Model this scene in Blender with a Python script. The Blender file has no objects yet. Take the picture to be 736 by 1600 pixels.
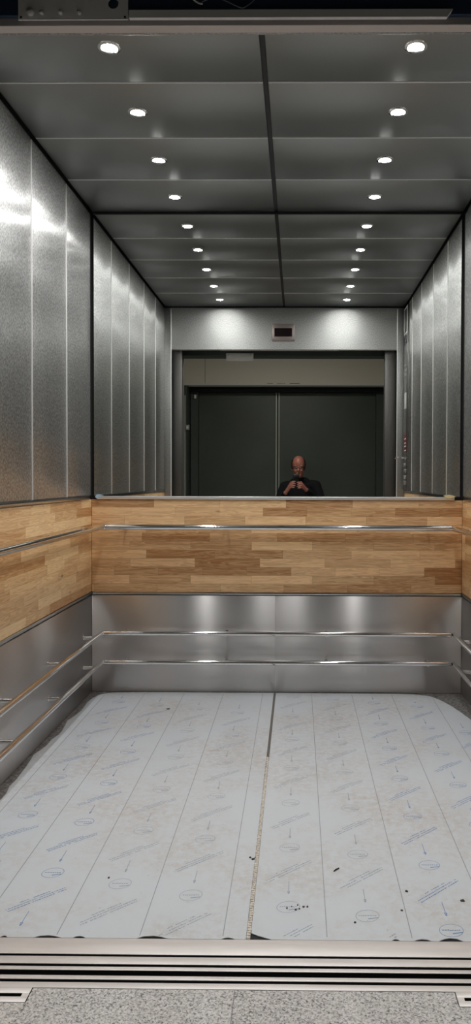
import bpy, bmesh, math, random
from mathutils import Vector, Matrix
random.seed(7)
SC = bpy.context.scene
COL = SC.collection
PI = math.pi

# ------------------------------------------------------------------ measures (metres; camera looks along +Y)
L, R, D, C = -1.2986, 1.0296, 4.6385, 3.0062     # left wall, right wall, mirror wall, ceiling
HY = 2.10                                         # inner face of the door header
HZ = 2.593                                        # underside of the door header
KZ, WZ = 0.615, 1.210                             # top of kick plates, top of oak boards
JX = -0.141                                       # centre joint
CAMZ = 1.35

# ------------------------------------------------------------------ helpers
def lin(c):
    return tuple(((v/255)/12.92 if v/255 <= .04045 else ((v/255+.055)/1.055)**2.4) for v in c) + (1,)

def link(o, parent=None):
    COL.objects.link(o)
    if parent is not None:
        o.parent = parent
        o.matrix_parent_inverse = parent.matrix_basis.inverted()
    return o

class MB:
    def __init__(s):
        s.bm = bmesh.new()
    def mark(s):
        return set(s.bm.faces)
    def setmat(s, before, i, smooth=False):
        for f in s.bm.faces:
            if f not in before: f.material_index = i; f.smooth = smooth
    def box(s, x0, x1, y0, y1, z0, z1, bev=0, m=0, seg=2):
        b = s.mark()
        r = bmesh.ops.create_cube(s.bm, size=1)
        vs = r['verts']
        for v in vs:
            v.co = Vector(((x0+x1)/2+v.co.x*(x1-x0), (y0+y1)/2+v.co.y*(y1-y0), (z0+z1)/2+v.co.z*(z1-z0)))
        if bev:
            es = {e for v in vs for e in v.link_edges}
            bmesh.ops.bevel(s.bm, geom=list(es), offset=bev, segments=seg, affect='EDGES', profile=.5)
        s.setmat(b, m)
        return s
    def cyl(s, p0, p1, r0, r1=None, seg=20, m=0):
        b = s.mark()
        p0, p1 = Vector(p0), Vector(p1); d = p1-p0
        M = Matrix.Translation((p0+p1)/2) @ d.to_track_quat('Z', 'Y').to_matrix().to_4x4()
        bmesh.ops.create_cone(s.bm, cap_ends=True, segments=seg, radius1=r0, radius2=r0 if r1 is None else r1, depth=d.length, matrix=M)
        s.setmat(b, m, True)
        return s
    def ell(s, c, r, rot=None, u=24, v=16, m=0):
        b = s.mark()
        M = Matrix.Translation(c)
        if rot: M = M @ rot
        M = M @ Matrix.Diagonal((r[0], r[1], r[2], 1))
        bmesh.ops.create_uvsphere(s.bm, u_segments=u, v_segments=v, radius=1, matrix=M)
        s.setmat(b, m, True)
        return s
    def cap(s, p0, p1, r0, r1, seg=16):
        # tapered limb with round ends
        p0, p1 = Vector(p0), Vector(p1)
        s.cyl(p0, p1, r0, r1, seg)
        s.ell(p0, (r0,)*3, u=seg, v=10); s.ell(p1, (r1,)*3, u=seg, v=10)
        return s
    def tube(s, pts, r, seg=16, m=0, caps=True, flat=1.0):
        pts = [Vector(p) for p in pts]; n = len(pts); rings = []
        for i, p in enumerate(pts):
            t = ((pts[min(i+1, n-1)]-pts[i]).normalized()+(pts[i]-pts[max(i-1, 0)]).normalized())
            t.normalize()
            up = Vector((0, 0, 1)) if abs(t.z) < .95 else Vector((0, 1, 0))
            a = t.cross(up).normalized(); c = a.cross(t).normalized()
            k = 1.0
            if 0 < i < n-1:
                k = 1/max(.35, math.cos((pts[i+1]-pts[i]).angle(pts[i]-pts[i-1])/2))
            rings.append([s.bm.verts.new(p+a*math.cos(2*PI*j/seg)*r*k+c*math.sin(2*PI*j/seg)*r*flat) for j in range(seg)])
        for A, B in zip(rings, rings[1:]):
            for j in range(seg):
                f = s.bm.faces.new((A[j], A[(j+1) % seg], B[(j+1) % seg], B[j])); f.material_index = m; f.smooth = True
        if caps:
            f = s.bm.faces.new(rings[0][::-1]); f.material_index = m
            f = s.bm.faces.new(rings[-1]); f.material_index = m
        return s
    def poly(s, pts, z0, z1, m=0):
        # extruded outline in the XY plane
        b = s.mark()
        lo = [s.bm.verts.new((x, y, z0)) for x, y in pts]
        hi = [s.bm.verts.new((x, y, z1)) for x, y in pts]
        n = len(pts)
        s.bm.faces.new(hi); s.bm.faces.new(lo[::-1])
        for i in range(n):
            s.bm.faces.new((lo[i], lo[(i+1) % n], hi[(i+1) % n], hi[i]))
        s.setmat(b, m)
        return s
    def stroke(s, pts, w, z, m=0):
        # a flat printed line on the floor
        pts = [Vector((x, y)) for x, y in pts]; n = len(pts); A = []; B = []
        for i, p in enumerate(pts):
            t = (pts[min(i+1, n-1)]-pts[max(i-1, 0)]).normalized(); nn = Vector((-t.y, t.x))*w/2
            A.append(s.bm.verts.new((p.x+nn.x, p.y+nn.y, z))); B.append(s.bm.verts.new((p.x-nn.x, p.y-nn.y, z)))
        for i in range(n-1):
            f = s.bm.faces.new((B[i], B[i+1], A[i+1], A[i])); f.material_index = m
        return s
    def build(s, name, mats, parent=None, smooth=False, fix=True):
        if fix: bmesh.ops.recalc_face_normals(s.bm, faces=[f for f in s.bm.faces])
        me = bpy.data.meshes.new(name)
        s.bm.to_mesh(me); s.bm.free()
        for m in (mats if isinstance(mats, (list, tuple)) else [mats]): me.materials.append(m)
        if smooth:
            me.set_sharp_from_angle(angle=math.radians(35))
        return link(bpy.data.objects.new(name, me), parent)

def tag(o, label=None, cat=None, group=None, kind=None):
    if label: o['label'] = label
    if cat: o['category'] = cat
    if group: o['group'] = group
    if kind: o['kind'] = kind
    return o

def thing(name, label, cat, loc=(0, 0, 0), group=None):
    o = bpy.data.objects.new(name, None); o.location = loc; o.empty_display_size = .1
    COL.objects.link(o)
    bpy.context.view_layer.update()
    return tag(o, label, cat, group)

def struct(o):
    o['kind'] = 'structure'
    return o

# ------------------------------------------------------------------ materials
def new_mat(name):
    m = bpy.data.materials.new(name); m.use_nodes = True
    nt = m.node_tree; b = nt.nodes['Principled BSDF']
    return m, nt, b

def N(nt, t, **kw):
    n = nt.nodes.new(t)
    for k, v in kw.items():
        if k in n.inputs.keys() if isinstance(k, str) else False:
            n.inputs[k].default_value = v
        else:
            setattr(n, k, v)
    return n

def simple(name, col, rough=.5, metal=0, spec=.5, aniso=0, tan=None, bump=None, vary=None, coat=0):
    m, nt, b = new_mat(name)
    b.inputs['Base Color'].default_value = col
    b.inputs['Roughness'].default_value = rough
    b.inputs['Metallic'].default_value = metal
    b.inputs['Specular IOR Level'].default_value = spec
    b.inputs['Coat Weight'].default_value = coat
    tc = N(nt, 'ShaderNodeTexCoord')
    if aniso:
        b.inputs['Anisotropic'].default_value = aniso
        cx = N(nt, 'ShaderNodeCombineXYZ')
        for i in range(3): cx.inputs[i].default_value = tan[i]
        nt.links.new(cx.outputs[0], b.inputs['Tangent'])
    if bump:                     # (scale xyz, strength, distance, detail)
        mp = N(nt, 'ShaderNodeMapping'); mp.inputs['Scale'].default_value = bump[0]
        nz = N(nt, 'ShaderNodeTexNoise'); nz.inputs['Scale'].default_value = 1; nz.inputs['Detail'].default_value = bump[3]
        bp = N(nt, 'ShaderNodeBump'); bp.inputs['Strength'].default_value = bump[1]; bp.inputs['Distance'].default_value = bump[2]
        nt.links.new(tc.outputs['Object'], mp.inputs['Vector']); nt.links.new(mp.outputs[0], nz.inputs['Vector'])
        nt.links.new(nz.outputs['Fac'], bp.inputs['Height']); nt.links.new(bp.outputs[0], b.inputs['Normal'])
    if vary:                     # (scale xyz, second colour, rough2)
        mp = N(nt, 'ShaderNodeMapping'); mp.inputs['Scale'].default_value = vary[0]
        nz = N(nt, 'ShaderNodeTexNoise'); nz.inputs['Scale'].default_value = 1; nz.inputs['Detail'].default_value = 4
        mx = N(nt, 'ShaderNodeMix', data_type='RGBA')
        nt.links.new(tc.outputs['Object'], mp.inputs['Vector']); nt.links.new(mp.outputs[0], nz.inputs['Vector'])
        mr = N(nt, 'ShaderNodeMapRange'); mr.inputs['From Min'].default_value = .35; mr.inputs['From Max'].default_value = .65
        nt.links.new(nz.outputs['Fac'], mr.inputs['Value'])
        nt.links.new(mr.outputs[0], mx.inputs['Factor'])
        mx.inputs['A'].default_value = col; mx.inputs['B'].default_value = vary[1]
        nt.links.new(mx.outputs['Result'], b.inputs['Base Color'])
        if len(vary) > 2:
            m2 = N(nt, 'ShaderNodeMapRange'); m2.inputs['To Min'].default_value = rough; m2.inputs['To Max'].default_value = vary[2]
            nt.links.new(mr.outputs[0], m2.inputs['Value']); nt.links.new(m2.outputs[0], b.inputs['Roughness'])
    return m

def emit(name, col, s):
    m, nt, b = new_mat(name)
    b.inputs['Base Color'].default_value = (.8, .8, .8, 1)
    b.inputs['Emission Color'].default_value = col; b.inputs['Emission Strength'].default_value = s
    return m

def oak(name, axis, light, dark, seed):
    # finger-jointed oak staves: random lengths, random tones, stretched grain
    m, nt, b = new_mat(name)
    lk = nt.links.new
    def M(op, a, bb=None, c=None):
        n = N(nt, 'ShaderNodeMath', operation=op)
        for i, v in enumerate((a, bb, c)):
            if v is None: continue
            if isinstance(v, (int, float)): n.inputs[i].default_value = v
            else: lk(v, n.inputs[i])
        return n.outputs[0]
    tc = N(nt, 'ShaderNodeTexCoord'); sp = N(nt, 'ShaderNodeSeparateXYZ'); lk(tc.outputs['Object'], sp.inputs[0])
    u = sp.outputs[axis]; z = sp.outputs['Z']
    row = M('FLOOR', M('DIVIDE', M('ADD', z, .012), .0535))
    zf = M('FRACT', M('DIVIDE', M('ADD', z, .012), .0535))
    wn = N(nt, 'ShaderNodeTexWhiteNoise', noise_dimensions='1D'); lk(M('ADD', row, seed), wn.inputs['W'])
    w2 = N(nt, 'ShaderNodeTexWhiteNoise', noise_dimensions='1D'); lk(M('ADD', row, seed+31.7), w2.inputs['W'])
    ln = M('MULTIPLY_ADD', w2.outputs['Value'], .16, .27)
    uu = M('ADD', M('DIVIDE', u, ln), M('MULTIPLY', wn.outputs['Value'], 9.0))
    cell = M('FLOOR', uu); uf = M('FRACT', uu)
    cv = N(nt, 'ShaderNodeCombineXYZ'); lk(cell, cv.inputs[0]); lk(row, cv.inputs[1]); cv.inputs[2].default_value = seed
    wc = N(nt, 'ShaderNodeTexWhiteNoise', noise_dimensions='3D'); lk(cv.outputs[0], wc.inputs['Vector'])
    # grain
    gx = N(nt, 'ShaderNodeCombineXYZ'); lk(M('MULTIPLY', u, 3.2), gx.inputs[0]); lk(M('MULTIPLY', z, 46.0), gx.inputs[1])
    lk(M('MULTIPLY', wc.outputs['Value'], 37.0), gx.inputs[2])
    g1 = N(nt, 'ShaderNodeTexNoise'); g1.inputs['Scale'].default_value = 1.0; g1.inputs['Detail'].default_value = 6; g1.inputs['Distortion'].default_value = 1.1
    lk(gx.outputs[0], g1.inputs['Vector'])
    rings = M('MULTIPLY_ADD', M('SINE', M('MULTIPLY', g1.outputs['Fac'], 34.0)), .5, .5)
    gp = N(nt, 'ShaderNodeCombineXYZ'); lk(M('MULTIPLY', u, 30.0), gp.inputs[0]); lk(M('MULTIPLY', z, 520.0), gp.inputs[1]); lk(wc.outputs['Value'], gp.inputs[2])
    g2 = N(nt, 'ShaderNodeTexNoise'); g2.inputs['Scale'].default_value = 1.0; g2.inputs['Detail'].default_value = 3
    lk(gp.outputs[0], g2.inputs['Vector'])
    fac = M('ADD', M('MULTIPLY', wc.outputs['Value'], .78), M('ADD', M('MULTIPLY', rings, .30), M('MULTIPLY', g2.outputs['Fac'], .30)))
    fac = M('ADD', fac, M('MULTIPLY_ADD', g1.outputs['Fac'], .5, -.40))
    cr = N(nt, 'ShaderNodeValToRGB'); lk(fac, cr.inputs[0])
    e = cr.color_ramp.elements
    e[0].position = 0.05; e[0].color = light
    e[1].position = 1.0; e[1].color = dark
    mid = cr.color_ramp.elements.new(.5); mid.color = tuple((light[i]*.55+dark[i]*.45) for i in range(3))+(1,)
    # joints between staves
    jz = M('MINIMUM', M('MULTIPLY', M('MINIMUM', zf, M('SUBTRACT', 1.0, zf)), .0535), M('MULTIPLY', M('MINIMUM', uf, M('SUBTRACT', 1.0, uf)), .33))
    jf = N(nt, 'ShaderNodeMapRange'); jf.inputs['From Max'].default_value = .0014; lk(jz, jf.inputs['Value'])
    jf.inputs['To Min'].default_value = .62; jf.inputs['To Max'].default_value = 1
    mx = N(nt, 'ShaderNodeMix', data_type='RGBA', blend_type='MULTIPLY'); mx.inputs['Factor'].default_value = 1
    lk(cr.outputs[0], mx.inputs['A'])
    cc = N(nt, 'ShaderNodeCombineColor'); [lk(jf.outputs[0], cc.inputs[i]) for i in range(3)]
    lk(cc.outputs[0], mx.inputs['B'])
    # dark knots
    kv = N(nt, 'ShaderNodeTexVoronoi'); kv.inputs['Scale'].default_value = 1
    kc = N(nt, 'ShaderNodeCombineXYZ'); lk(M('MULTIPLY', u, 3.1), kc.inputs[0]); lk(M('MULTIPLY', z, 9.0), kc.inputs[1]); kc.inputs[2].default_value = seed
    lk(kc.outputs[0], kv.inputs['Vector'])
    kf = N(nt, 'ShaderNodeMapRange'); kf.inputs['From Min'].default_value = .03; kf.inputs['From Max'].default_value = .085; lk(kv.outputs['Distance'], kf.inputs['Value'])
    kf.inputs['To Min'].default_value = .35; kf.inputs['To Max'].default_value = 1
    mk = N(nt, 'ShaderNodeMix', data_type='RGBA', blend_type='MULTIPLY'); mk.inputs['Factor'].default_value = 1
    kk = N(nt, 'ShaderNodeCombineColor'); [lk(kf.outputs[0], kk.inputs[i]) for i in range(3)]
    lk(mx.outputs['Result'], mk.inputs['A']); lk(kk.outputs[0], mk.inputs['B'])
    lk(mk.outputs['Result'], b.inputs['Base Color'])
    b.inputs['Roughness'].default_value = .42
    b.inputs['Specular IOR Level'].default_value = .35
    return m

def granite(name):
    m, nt, b = new_mat(name); lk = nt.links.new
    tc = N(nt, 'ShaderNodeTexCoord')
    v = N(nt, 'ShaderNodeTexVoronoi'); v.inputs['Scale'].default_value = 270; lk(tc.outputs['Object'], v.inputs['Vector'])
    n = N(nt, 'ShaderNodeTexNoise'); n.inputs['Scale'].default_value = 130; n.inputs['Detail'].default_value = 5; lk(tc.outputs['Object'], n.inputs['Vector'])
    s = N(nt, 'ShaderNodeSeparateColor'); lk(v.outputs['Color'], s.inputs[0])
    a = N(nt, 'ShaderNodeMath', operation='MULTIPLY_ADD'); lk(s.outputs[0], a.inputs[0]); a.inputs[1].default_value = .55; lk(n.outputs['Fac'], a.inputs[2])
    cr = N(nt, 'ShaderNodeValToRGB'); lk(a.outputs[0], cr.inputs[0])
    e = cr.color_ramp.elements
    e[0].position = .42; e[0].color = lin((110, 109, 109)); e[1].position = 1.0; e[1].color = lin((222, 220, 218))
    q = cr.color_ramp.elements.new(.62); q.color = lin((176, 174, 173))
    lk(cr.outputs[0], b.inputs['Base Color'])
    b.inputs['Roughness'].default_value = .13
    return m

def film_mat(name):
    m, nt, b = new_mat(name); lk = nt.links.new
    tc = N(nt, 'ShaderNodeTexCoord')
    n = N(nt, 'ShaderNodeTexNoise'); n.inputs['Scale'].default_value = 1.9; n.inputs['Detail'].default_value = 8; n.inputs['Roughness'].default_value = .62
    lk(tc.outputs['Object'], n.inputs['Vector'])
    n2 = N(nt, 'ShaderNodeTexNoise'); n2.inputs['Scale'].default_value = 34; n2.inputs['Detail'].default_value = 6; n2.inputs['Roughness'].default_value = .75
    lk(tc.outputs['Object'], n2.inputs['Vector'])
    mr = N(nt, 'ShaderNodeMapRange'); mr.inputs['From Min'].default_value = .40; mr.inputs['From Max'].default_value = .62; lk(n.outputs['Fac'], mr.inputs['Value'])
    mr2 = N(nt, 'ShaderNodeMapRange'); mr2.inputs['From Min'].default_value = .40; mr2.inputs['From Max'].default_value = .64; lk(n2.outputs['Fac'], mr2.inputs['Value'])
    mu = N(nt, 'ShaderNodeMath', operation='MULTIPLY'); lk(mr.outputs[0], mu.inputs[0]); lk(mr2.outputs[0], mu.inputs[1])
    mx = N(nt, 'ShaderNodeMix', data_type='RGBA'); lk(mu.outputs[0], mx.inputs['Factor'])
    mx.inputs['A'].default_value = lin((206, 213, 220)); mx.inputs['B'].default_value = lin((194, 189, 185))
    # tiny dark grit
    v = N(nt, 'ShaderNodeTexVoronoi'); v.inputs['Scale'].default_value = 26; lk(tc.outputs['Object'], v.inputs['Vector'])
    g = N(nt, 'ShaderNodeMapRange'); g.inputs['From Min'].default_value = .035; g.inputs['From Max'].default_value = .06; lk(v.outputs['Distance'], g.inputs['Value'])
    g.inputs['To Min'].default_value = .55; g.inputs['To Max'].default_value = 1
    mk = N(nt, 'ShaderNodeMix', data_type='RGBA', blend_type='MULTIPLY'); mk.inputs['Factor'].default_value = 1
    kk = N(nt, 'ShaderNodeCombineColor'); [lk(g.outputs[0], kk.inputs[i]) for i in range(3)]
    lk(mx.outputs['Result'], mk.inputs['A']); lk(kk.outputs[0], mk.inputs['B'])
    lk(mk.outputs['Result'], b.inputs['Base Color'])
    b.inputs['Roughness'].default_value = .33; b.inputs['Specular IOR Level'].default_value = .45
    bp = N(nt, 'ShaderNodeBump'); bp.inputs['Strength'].default_value = .12; bp.inputs['Distance'].default_value = .004
    nb = N(nt, 'ShaderNodeTexNoise'); nb.inputs['Scale'].default_value = 9; nb.inputs['Detail'].default_value = 3; lk(tc.outputs['Object'], nb.inputs['Vector'])
    lk(nb.outputs['Fac'], bp.inputs['Height']); lk(bp.outputs[0], b.inputs['Normal'])
    return m

STEEL = simple('embossed_steel', (.76, .76, .745, 1), .25, 1, aniso=1.0, tan=(0, 1, 0), bump=((150, 150, 95), .06, .0035, 3), vary=((150, 150, 90), (.34, .34, .335, 1)))
def soften(m, rough, mixf, col):
    # embossed sheet: the facets scatter a second, wider lobe
    nt = m.node_tree; b = nt.nodes['Principled BSDF']; out = nt.nodes['Material Output']
    p = nt.nodes.new('ShaderNodeBsdfPrincipled'); p.inputs['Metallic'].default_value = 1; p.inputs['Roughness'].default_value = rough
    for l in list(b.inputs['Base Color'].links): nt.links.new(l.from_socket, p.inputs['Base Color'])
    if not b.inputs['Base Color'].links: p.inputs['Base Color'].default_value = col
    mx = nt.nodes.new('ShaderNodeMixShader'); mx.inputs[0].default_value = mixf
    nt.links.new(b.outputs[0], mx.inputs[1]); nt.links.new(p.outputs[0], mx.inputs[2]); nt.links.new(mx.outputs[0], out.inputs['Surface'])
STEELF = simple('embossed_steel_front', (.47, .47, .46, 1), .36, 1, bump=((150, 150, 95), .22, .0035, 3), vary=((160, 160, 100), (.30, .30, .295, 1)))
soften(STEEL, .46, .60, (.6, .6, .6, 1)); soften(STEELF, .55, .45, (.6, .6, .6, 1))
CEIL = simple('dark_ceiling_steel', (.35, .362, .354, 1), .36, 1, bump=((6, 240, 240), .03, .002, 2))
EDGE = simple('bright_panel_edge', (.88, .88, .86, 1), .4, .3)
BRUSH_B = simple('brushed_steel_back', (.70, .68, .665, 1), .31, 1, aniso=1.0, tan=(0, 0, 1), bump=((2.5, 1, 420), .012, .002, 2))
BRUSH_S = simple('brushed_steel_side', (.70, .68, .665, 1), .31, 1, aniso=1.0, tan=(0, 0, 1), bump=((1, 2.5, 420), .012, .002, 2))
CHROME = simple('polished_steel', (.82, .81, .80, 1), .07, 1)
TRIM = simple('steel_trim', (.62, .62, .62, 1), .22, 1)
CAPM = simple('bright_cap_strip', (.86, .86, .85, 1), .3, .7)
ALU = simple('sill_aluminium', (.80, .765, .745, 1), .5, .55, bump=((3, 350, 350), .05, .002, 2), vary=((5, 40, 40), (.72, .69, .67, 1)))
HEADU = simple('header_aluminium', (.66, .60, .57, 1), .5, .4)
BLACK = simple('black_gap', (.006, .006, .007, 1), .7)
RUBBER = simple('dark_rubber', (.018, .018, .019, 1), .6)
NAVY = simple('dark_navy_paint', (.03, .055, .10, 1), .5)
BASE = simple('floor_base_steel', (.34, .33, .32, 1), .5, .4, bump=((70, 70, 70), .8, .01, 2), vary=((60, 60, 60), (.15, .145, .14, 1)))
GRAN = granite('grey_granite')
FILM = film_mat('protective_film')
SEAM = simple('film_seam_grey', lin((150, 153, 158)), .4)
INKB = simple('film_print_blue', lin((106, 140, 184)), .5)
INKG = simple('film_print_grey', lin((152, 162, 176)), .5)
OAKL = oak('oak_staves_left', 'Y', lin((254, 220, 168)), lin((190, 136, 84)), 3.0)
OAKB = oak('oak_staves_back', 'X', lin((252, 214, 164)), lin((170, 120, 74)), 11.0)
OAKR = oak('oak_staves_right', 'Y', lin((254, 220, 168)), lin((190, 136, 84)), 23.0)
MIRROR = simple('mirror_glass', (.80, .82, .80, 1), .0, 1)
LENS = emit('lit_lens', (1, .985, .96, 1), 26)
CHIP = emit('led_chip', (1, .98, .95, 1), 60)
JAMB = simple('door_jamb_steel', (.13, .125, .12, 1), .45, 1, bump=((150, 150, 95), .3, .003, 2))
BEIGE = simple('landing_plaster', lin((196, 191, 178)), .8, bump=((30, 30, 30), .1, .004, 3))
LEDGE = simple('white_reveal', lin((190, 190, 184)), .7)
DKGREEN = simple('dark_green_grey_paint', lin((60, 68, 62)), .5)
DKDOOR = simple('dark_door_paint', lin((66, 74, 67)), .45, vary=((1.2, 1.2, 1.2), lin((60, 66, 60))))
DOOREDGE = simple('door_edge_trim', lin((160, 165, 156)), .4, .2)
PLATE = simple('galvanised_plate', (.74, .73, .72, 1), .6, .0, bump=((60, 60, 60), .1, .003, 3))
PLASTIC = simple('light_grey_plastic', lin((150, 150, 146)), .5)
DISPFR = simple('display_frame', (.30, .25, .235, 1), .4, .8)
DISPGL = simple('display_glass', lin((26, 16, 20)), .12)
REDM = simple('red_label', lin((110, 44, 50)), .5)
WHITEM = simple('white_label', lin((215, 215, 210)), .5)
COPM = simple('control_panel_steel', (.30, .295, .29, 1), .3, 1)
TAPEB = simple('light_blue_tape', lin((176, 205, 226)), .5)
TAPEY = simple('yellow_tape', lin((226, 205, 150)), .55)
CABLE = simple('grey_cable', lin((120, 130, 140)), .45)
SEALD = simple('joint_seal_shadow_gap', lin((110, 106, 102)), .8)
SEALB = simple('joint_seal_base', lin((188, 182, 174)), .7)
TOOTH = simple('joint_seal_cream', lin((222, 216, 206)), .6, vary=((60, 60, 60), lin((204, 196, 187))))
SKIN = simple('skin', lin((172, 116, 98)), .45, spec=.5, vary=((14, 14, 14), lin((158, 92, 80))))
HAIR = simple('dark_hair', lin((38, 30, 26)), .7)
CLOTH = simple('black_sweater', lin((22, 23, 27)), .9, spec=.2)
TROUS = simple('black_trousers', lin((28, 28, 32)), .9, spec=.2)
SHOE = simple('black_leather', lin((18, 17, 17)), .35)
GLASSF = simple('black_frame', lin((14, 14, 15)), .3)
EYEW = simple('eye_dark', lin((120, 100, 94)), .25)
PHONEM = simple('black_phone', lin((14, 14, 16)), .25)
LENSG = simple('phone_lens', lin((8, 8, 12)), .08)
DEBRIS = simple('dark_chip', lin((52, 49, 48)), .8)

# ------------------------------------------------------------------ setting: car shell
def wall_side(name, x, s, ys):
    # s = +1: room lies at larger x
    mb = MB(); xo, xi = x-s*.16, x-s*.022
    mb.box(min(xo, xi), max(xo, xi), 1.99, D+.15, -.06, C+.12)
    w = struct(mb.build(name, RUBBER))
    edges = [D-.016]+ys+[2.0]
    for a, b in zip(edges, edges[1:]):
        p = MB(); p.box(min(x, x-s*.022), max(x, x-s*.022), b+.004, a-.004, WZ+.03, C-.014, bev=.003)
        p.build('wall_panel', STEEL, w, smooth=True)
    for y in ys:
        p = MB(); p.box(min(x-s*.012, x+s*.004), max(x-s*.012, x+s*.004), y-.0034, y+.0034, WZ+.03, C-.02, bev=.0015)
        p.build('joint_profile', EDGE, w, smooth=True)
    p = MB()
    p.box(min(x, x-s*.021), max(x, x-s*.021), D-.0155, D, WZ+.03, C-.01)
    p.build('corner_gasket', RUBBER, w)
    return w

YS = [4.140, 3.600, 3.055, 2.560]
wall_side('wall_left', L, 1, YS)
wall_side('wall_right', R, -1, YS)
struct(MB().box(L-.16, R+.16, D+.022, D+.15, -.06, C+.12).build('wall_back', RUBBER))

# front return columns beside the door opening
for nm, x0, x1, j0, j1 in (('wall_front_left', L, -1.233, -1.233, -1.137), ('wall_front_right', .955, R, .844, .955)):
    w = struct(MB().box(x0, x1, 2.0905, HY, 0, C-.01, bev=.003).build(nm, STEELF, smooth=True))
    MB().box(j0, j1, 1.995, 2.035, 0, HZ, bev=.003).build('door_jamb', JAMB, w, smooth=True)
    MB().box((x1 if x0 == L else x0)-.004, (x1 if x0 == L else x0)+.004, HY, HY+.006, 0, C-.02, bev=.002).build('edge_strip', EDGE, w)

# door header: inner steel face, aluminium underside, dark front with operator gear
hd = struct(MB().box(-1.2325, .9545, 2.09, HY, HZ, C-.01, bev=.002).build('wall_front_header', STEELF))
MB().box(-1.45, 1.2, 2.055, 2.0295+.06, HZ, HZ+.05, bev=.002).build('header_lip', HEADU, hd)
MB().box(-1.45, 1.2, 2.04, 2.0545, HZ+.02, 3.2).build('header_fascia', NAVY, hd)

# ceiling: dark shell with ten panels, each with a bright front edge
P = .5043
cl = struct(MB().box(L-.16, R+.16, HY, D+.15, C+.03, C+.12).build('ceiling', BLACK))
for k in range(5):
    y1, y0 = D-.008-k*P, D-(k+1)*P
    if k: y1 = D-k*P
    if k == 4: y0 = HY+.004
    for xa, xb in ((L+.012, JX-.011), (JX+.011, R-.012)):
        p = MB().box(xa, xb, y0+.007, y1-.003, C, C+.022, bev=.0015)
        pn = p.build('ceiling_panel', CEIL, cl, smooth=True)
        e = MB().box(xa, xb, y0+.0005, y0+.0068, C-.0012, C+.02, bev=.001)
        if k < 4: e.build('panel_edge', EDGE, pn, smooth=True)
        else: e.bm.free()
MB().box(JX-.0095, JX+.0095, HY+.003, D-.006, C+.006, C+.028).build('centre_joint', RUBBER, cl)
MB().box(L+.012, R-.012, D-.0078, D-.001, C-.012, C+.02).build('mirror_head_gasket', BLACK, cl)

# car floor under the film, with a dark gap against the sill
fl = struct(MB().box(L-.02, R+.02, 2.175, D+.02, -.07, -.003).build('floor', BASE))
MB().box(L-.02, R+.02, 2.135, 2.1748, -.07, -.0035).build('dark_gap_strip', BLACK, fl)

# ------------------------------------------------------------------ oak boards, trims and kick plates
def slab(name, mat, x0, x1, y0, y1, z0, z1, label, cat, group=None, bev=.002):
    cx, cy = (x0+x1)/2, (y0+y1)/2
    o = MB().box(x0, x1, y0, y1, z0, z1, bev=bev).build(name, mat, smooth=True)
    return tag(o, label, cat, group)
g = 'oak stave boards around the car'
slab('oak_board', OAKL, L-.021, L, 2.0, D-.0005, KZ+.02, WZ+.004, 'long light oak stave board on the left wall', 'wood panel', g)
slab('oak_board', OAKB, L+.0005, R-.0005, D, D+.021, KZ+.016, WZ+.004, 'oak stave board on the back wall under the mirror', 'wood panel', g)
slab('oak_board', OAKR, R, R+.021, 2.0, D-.0005, KZ+.02, WZ+.004, 'light oak stave board on the right wall', 'wood panel', g)
g = 'brushed steel kick plates'
slab('kick_plate', BRUSH_S, L-.021, L, 2.0, D-.0005, 0, KZ-.005, 'brushed steel kick plate along the left wall', 'kick plate', g)
slab('kick_plate', BRUSH_B, L+.0005, JX-.0002, D, D+.021, 0, KZ-.005, 'left brushed steel kick plate on the back wall', 'kick plate', g, bev=.0003)
slab('kick_plate', BRUSH_B, JX+.0002, R-.0005, D, D+.021, 0, KZ-.005, 'right brushed steel kick plate on the back wall', 'kick plate', g, bev=.0003)
slab('kick_plate', BRUSH_S, R, R+.021, 2.0, D-.0005, 0, KZ-.005, 'brushed steel kick plate along the right wall', 'kick plate', g)
# thin bright strip between oak and kick plate, rounded strip under the mirror
g = 'thin strips between oak and steel'
slab('divider_strip', TRIM, L-.02, L+.004, 2.0, D-.004, KZ+.002, KZ+.018, 'thin steel strip under the left oak board', 'trim strip', g)
slab('divider_strip', TRIM, L+.005, R-.005, D-.004, D+.02, KZ+.001, KZ+.014, 'thin steel strip under the back oak board', 'trim strip', g)
slab('divider_strip', TRIM, R-.004, R+.02, 2.0, D-.004, KZ+.002, KZ+.018, 'thin steel strip under the right oak board', 'trim strip', g)
g = 'strips capping the oak boards'
slab('cap_strip', TRIM, L-.02, L+.007, 2.0, D-.05, WZ+.006, WZ+.028, 'steel strip capping the left oak board', 'trim strip', g, bev=.005)
slab('cap_strip', CAPM, L+.035, R-.05, D-.014, D-.0005, WZ+.005, WZ+.0255, 'bright rounded steel strip along the bottom of the mirror', 'trim strip', g, bev=.006)
slab('cap_strip', TRIM, R-.007, R+.02, 2.0, D-.05, WZ+.006, WZ+.028, 'steel strip capping the right oak board', 'trim strip', g, bev=.005)

mr = MB().box(L+.0165, R-.0165, D-.0004, D+.005, WZ+.0265, C-.013).build('wall_mirror', MIRROR)
tag(mr, 'wide wall mirror filling the upper back wall', 'mirror')

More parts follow.
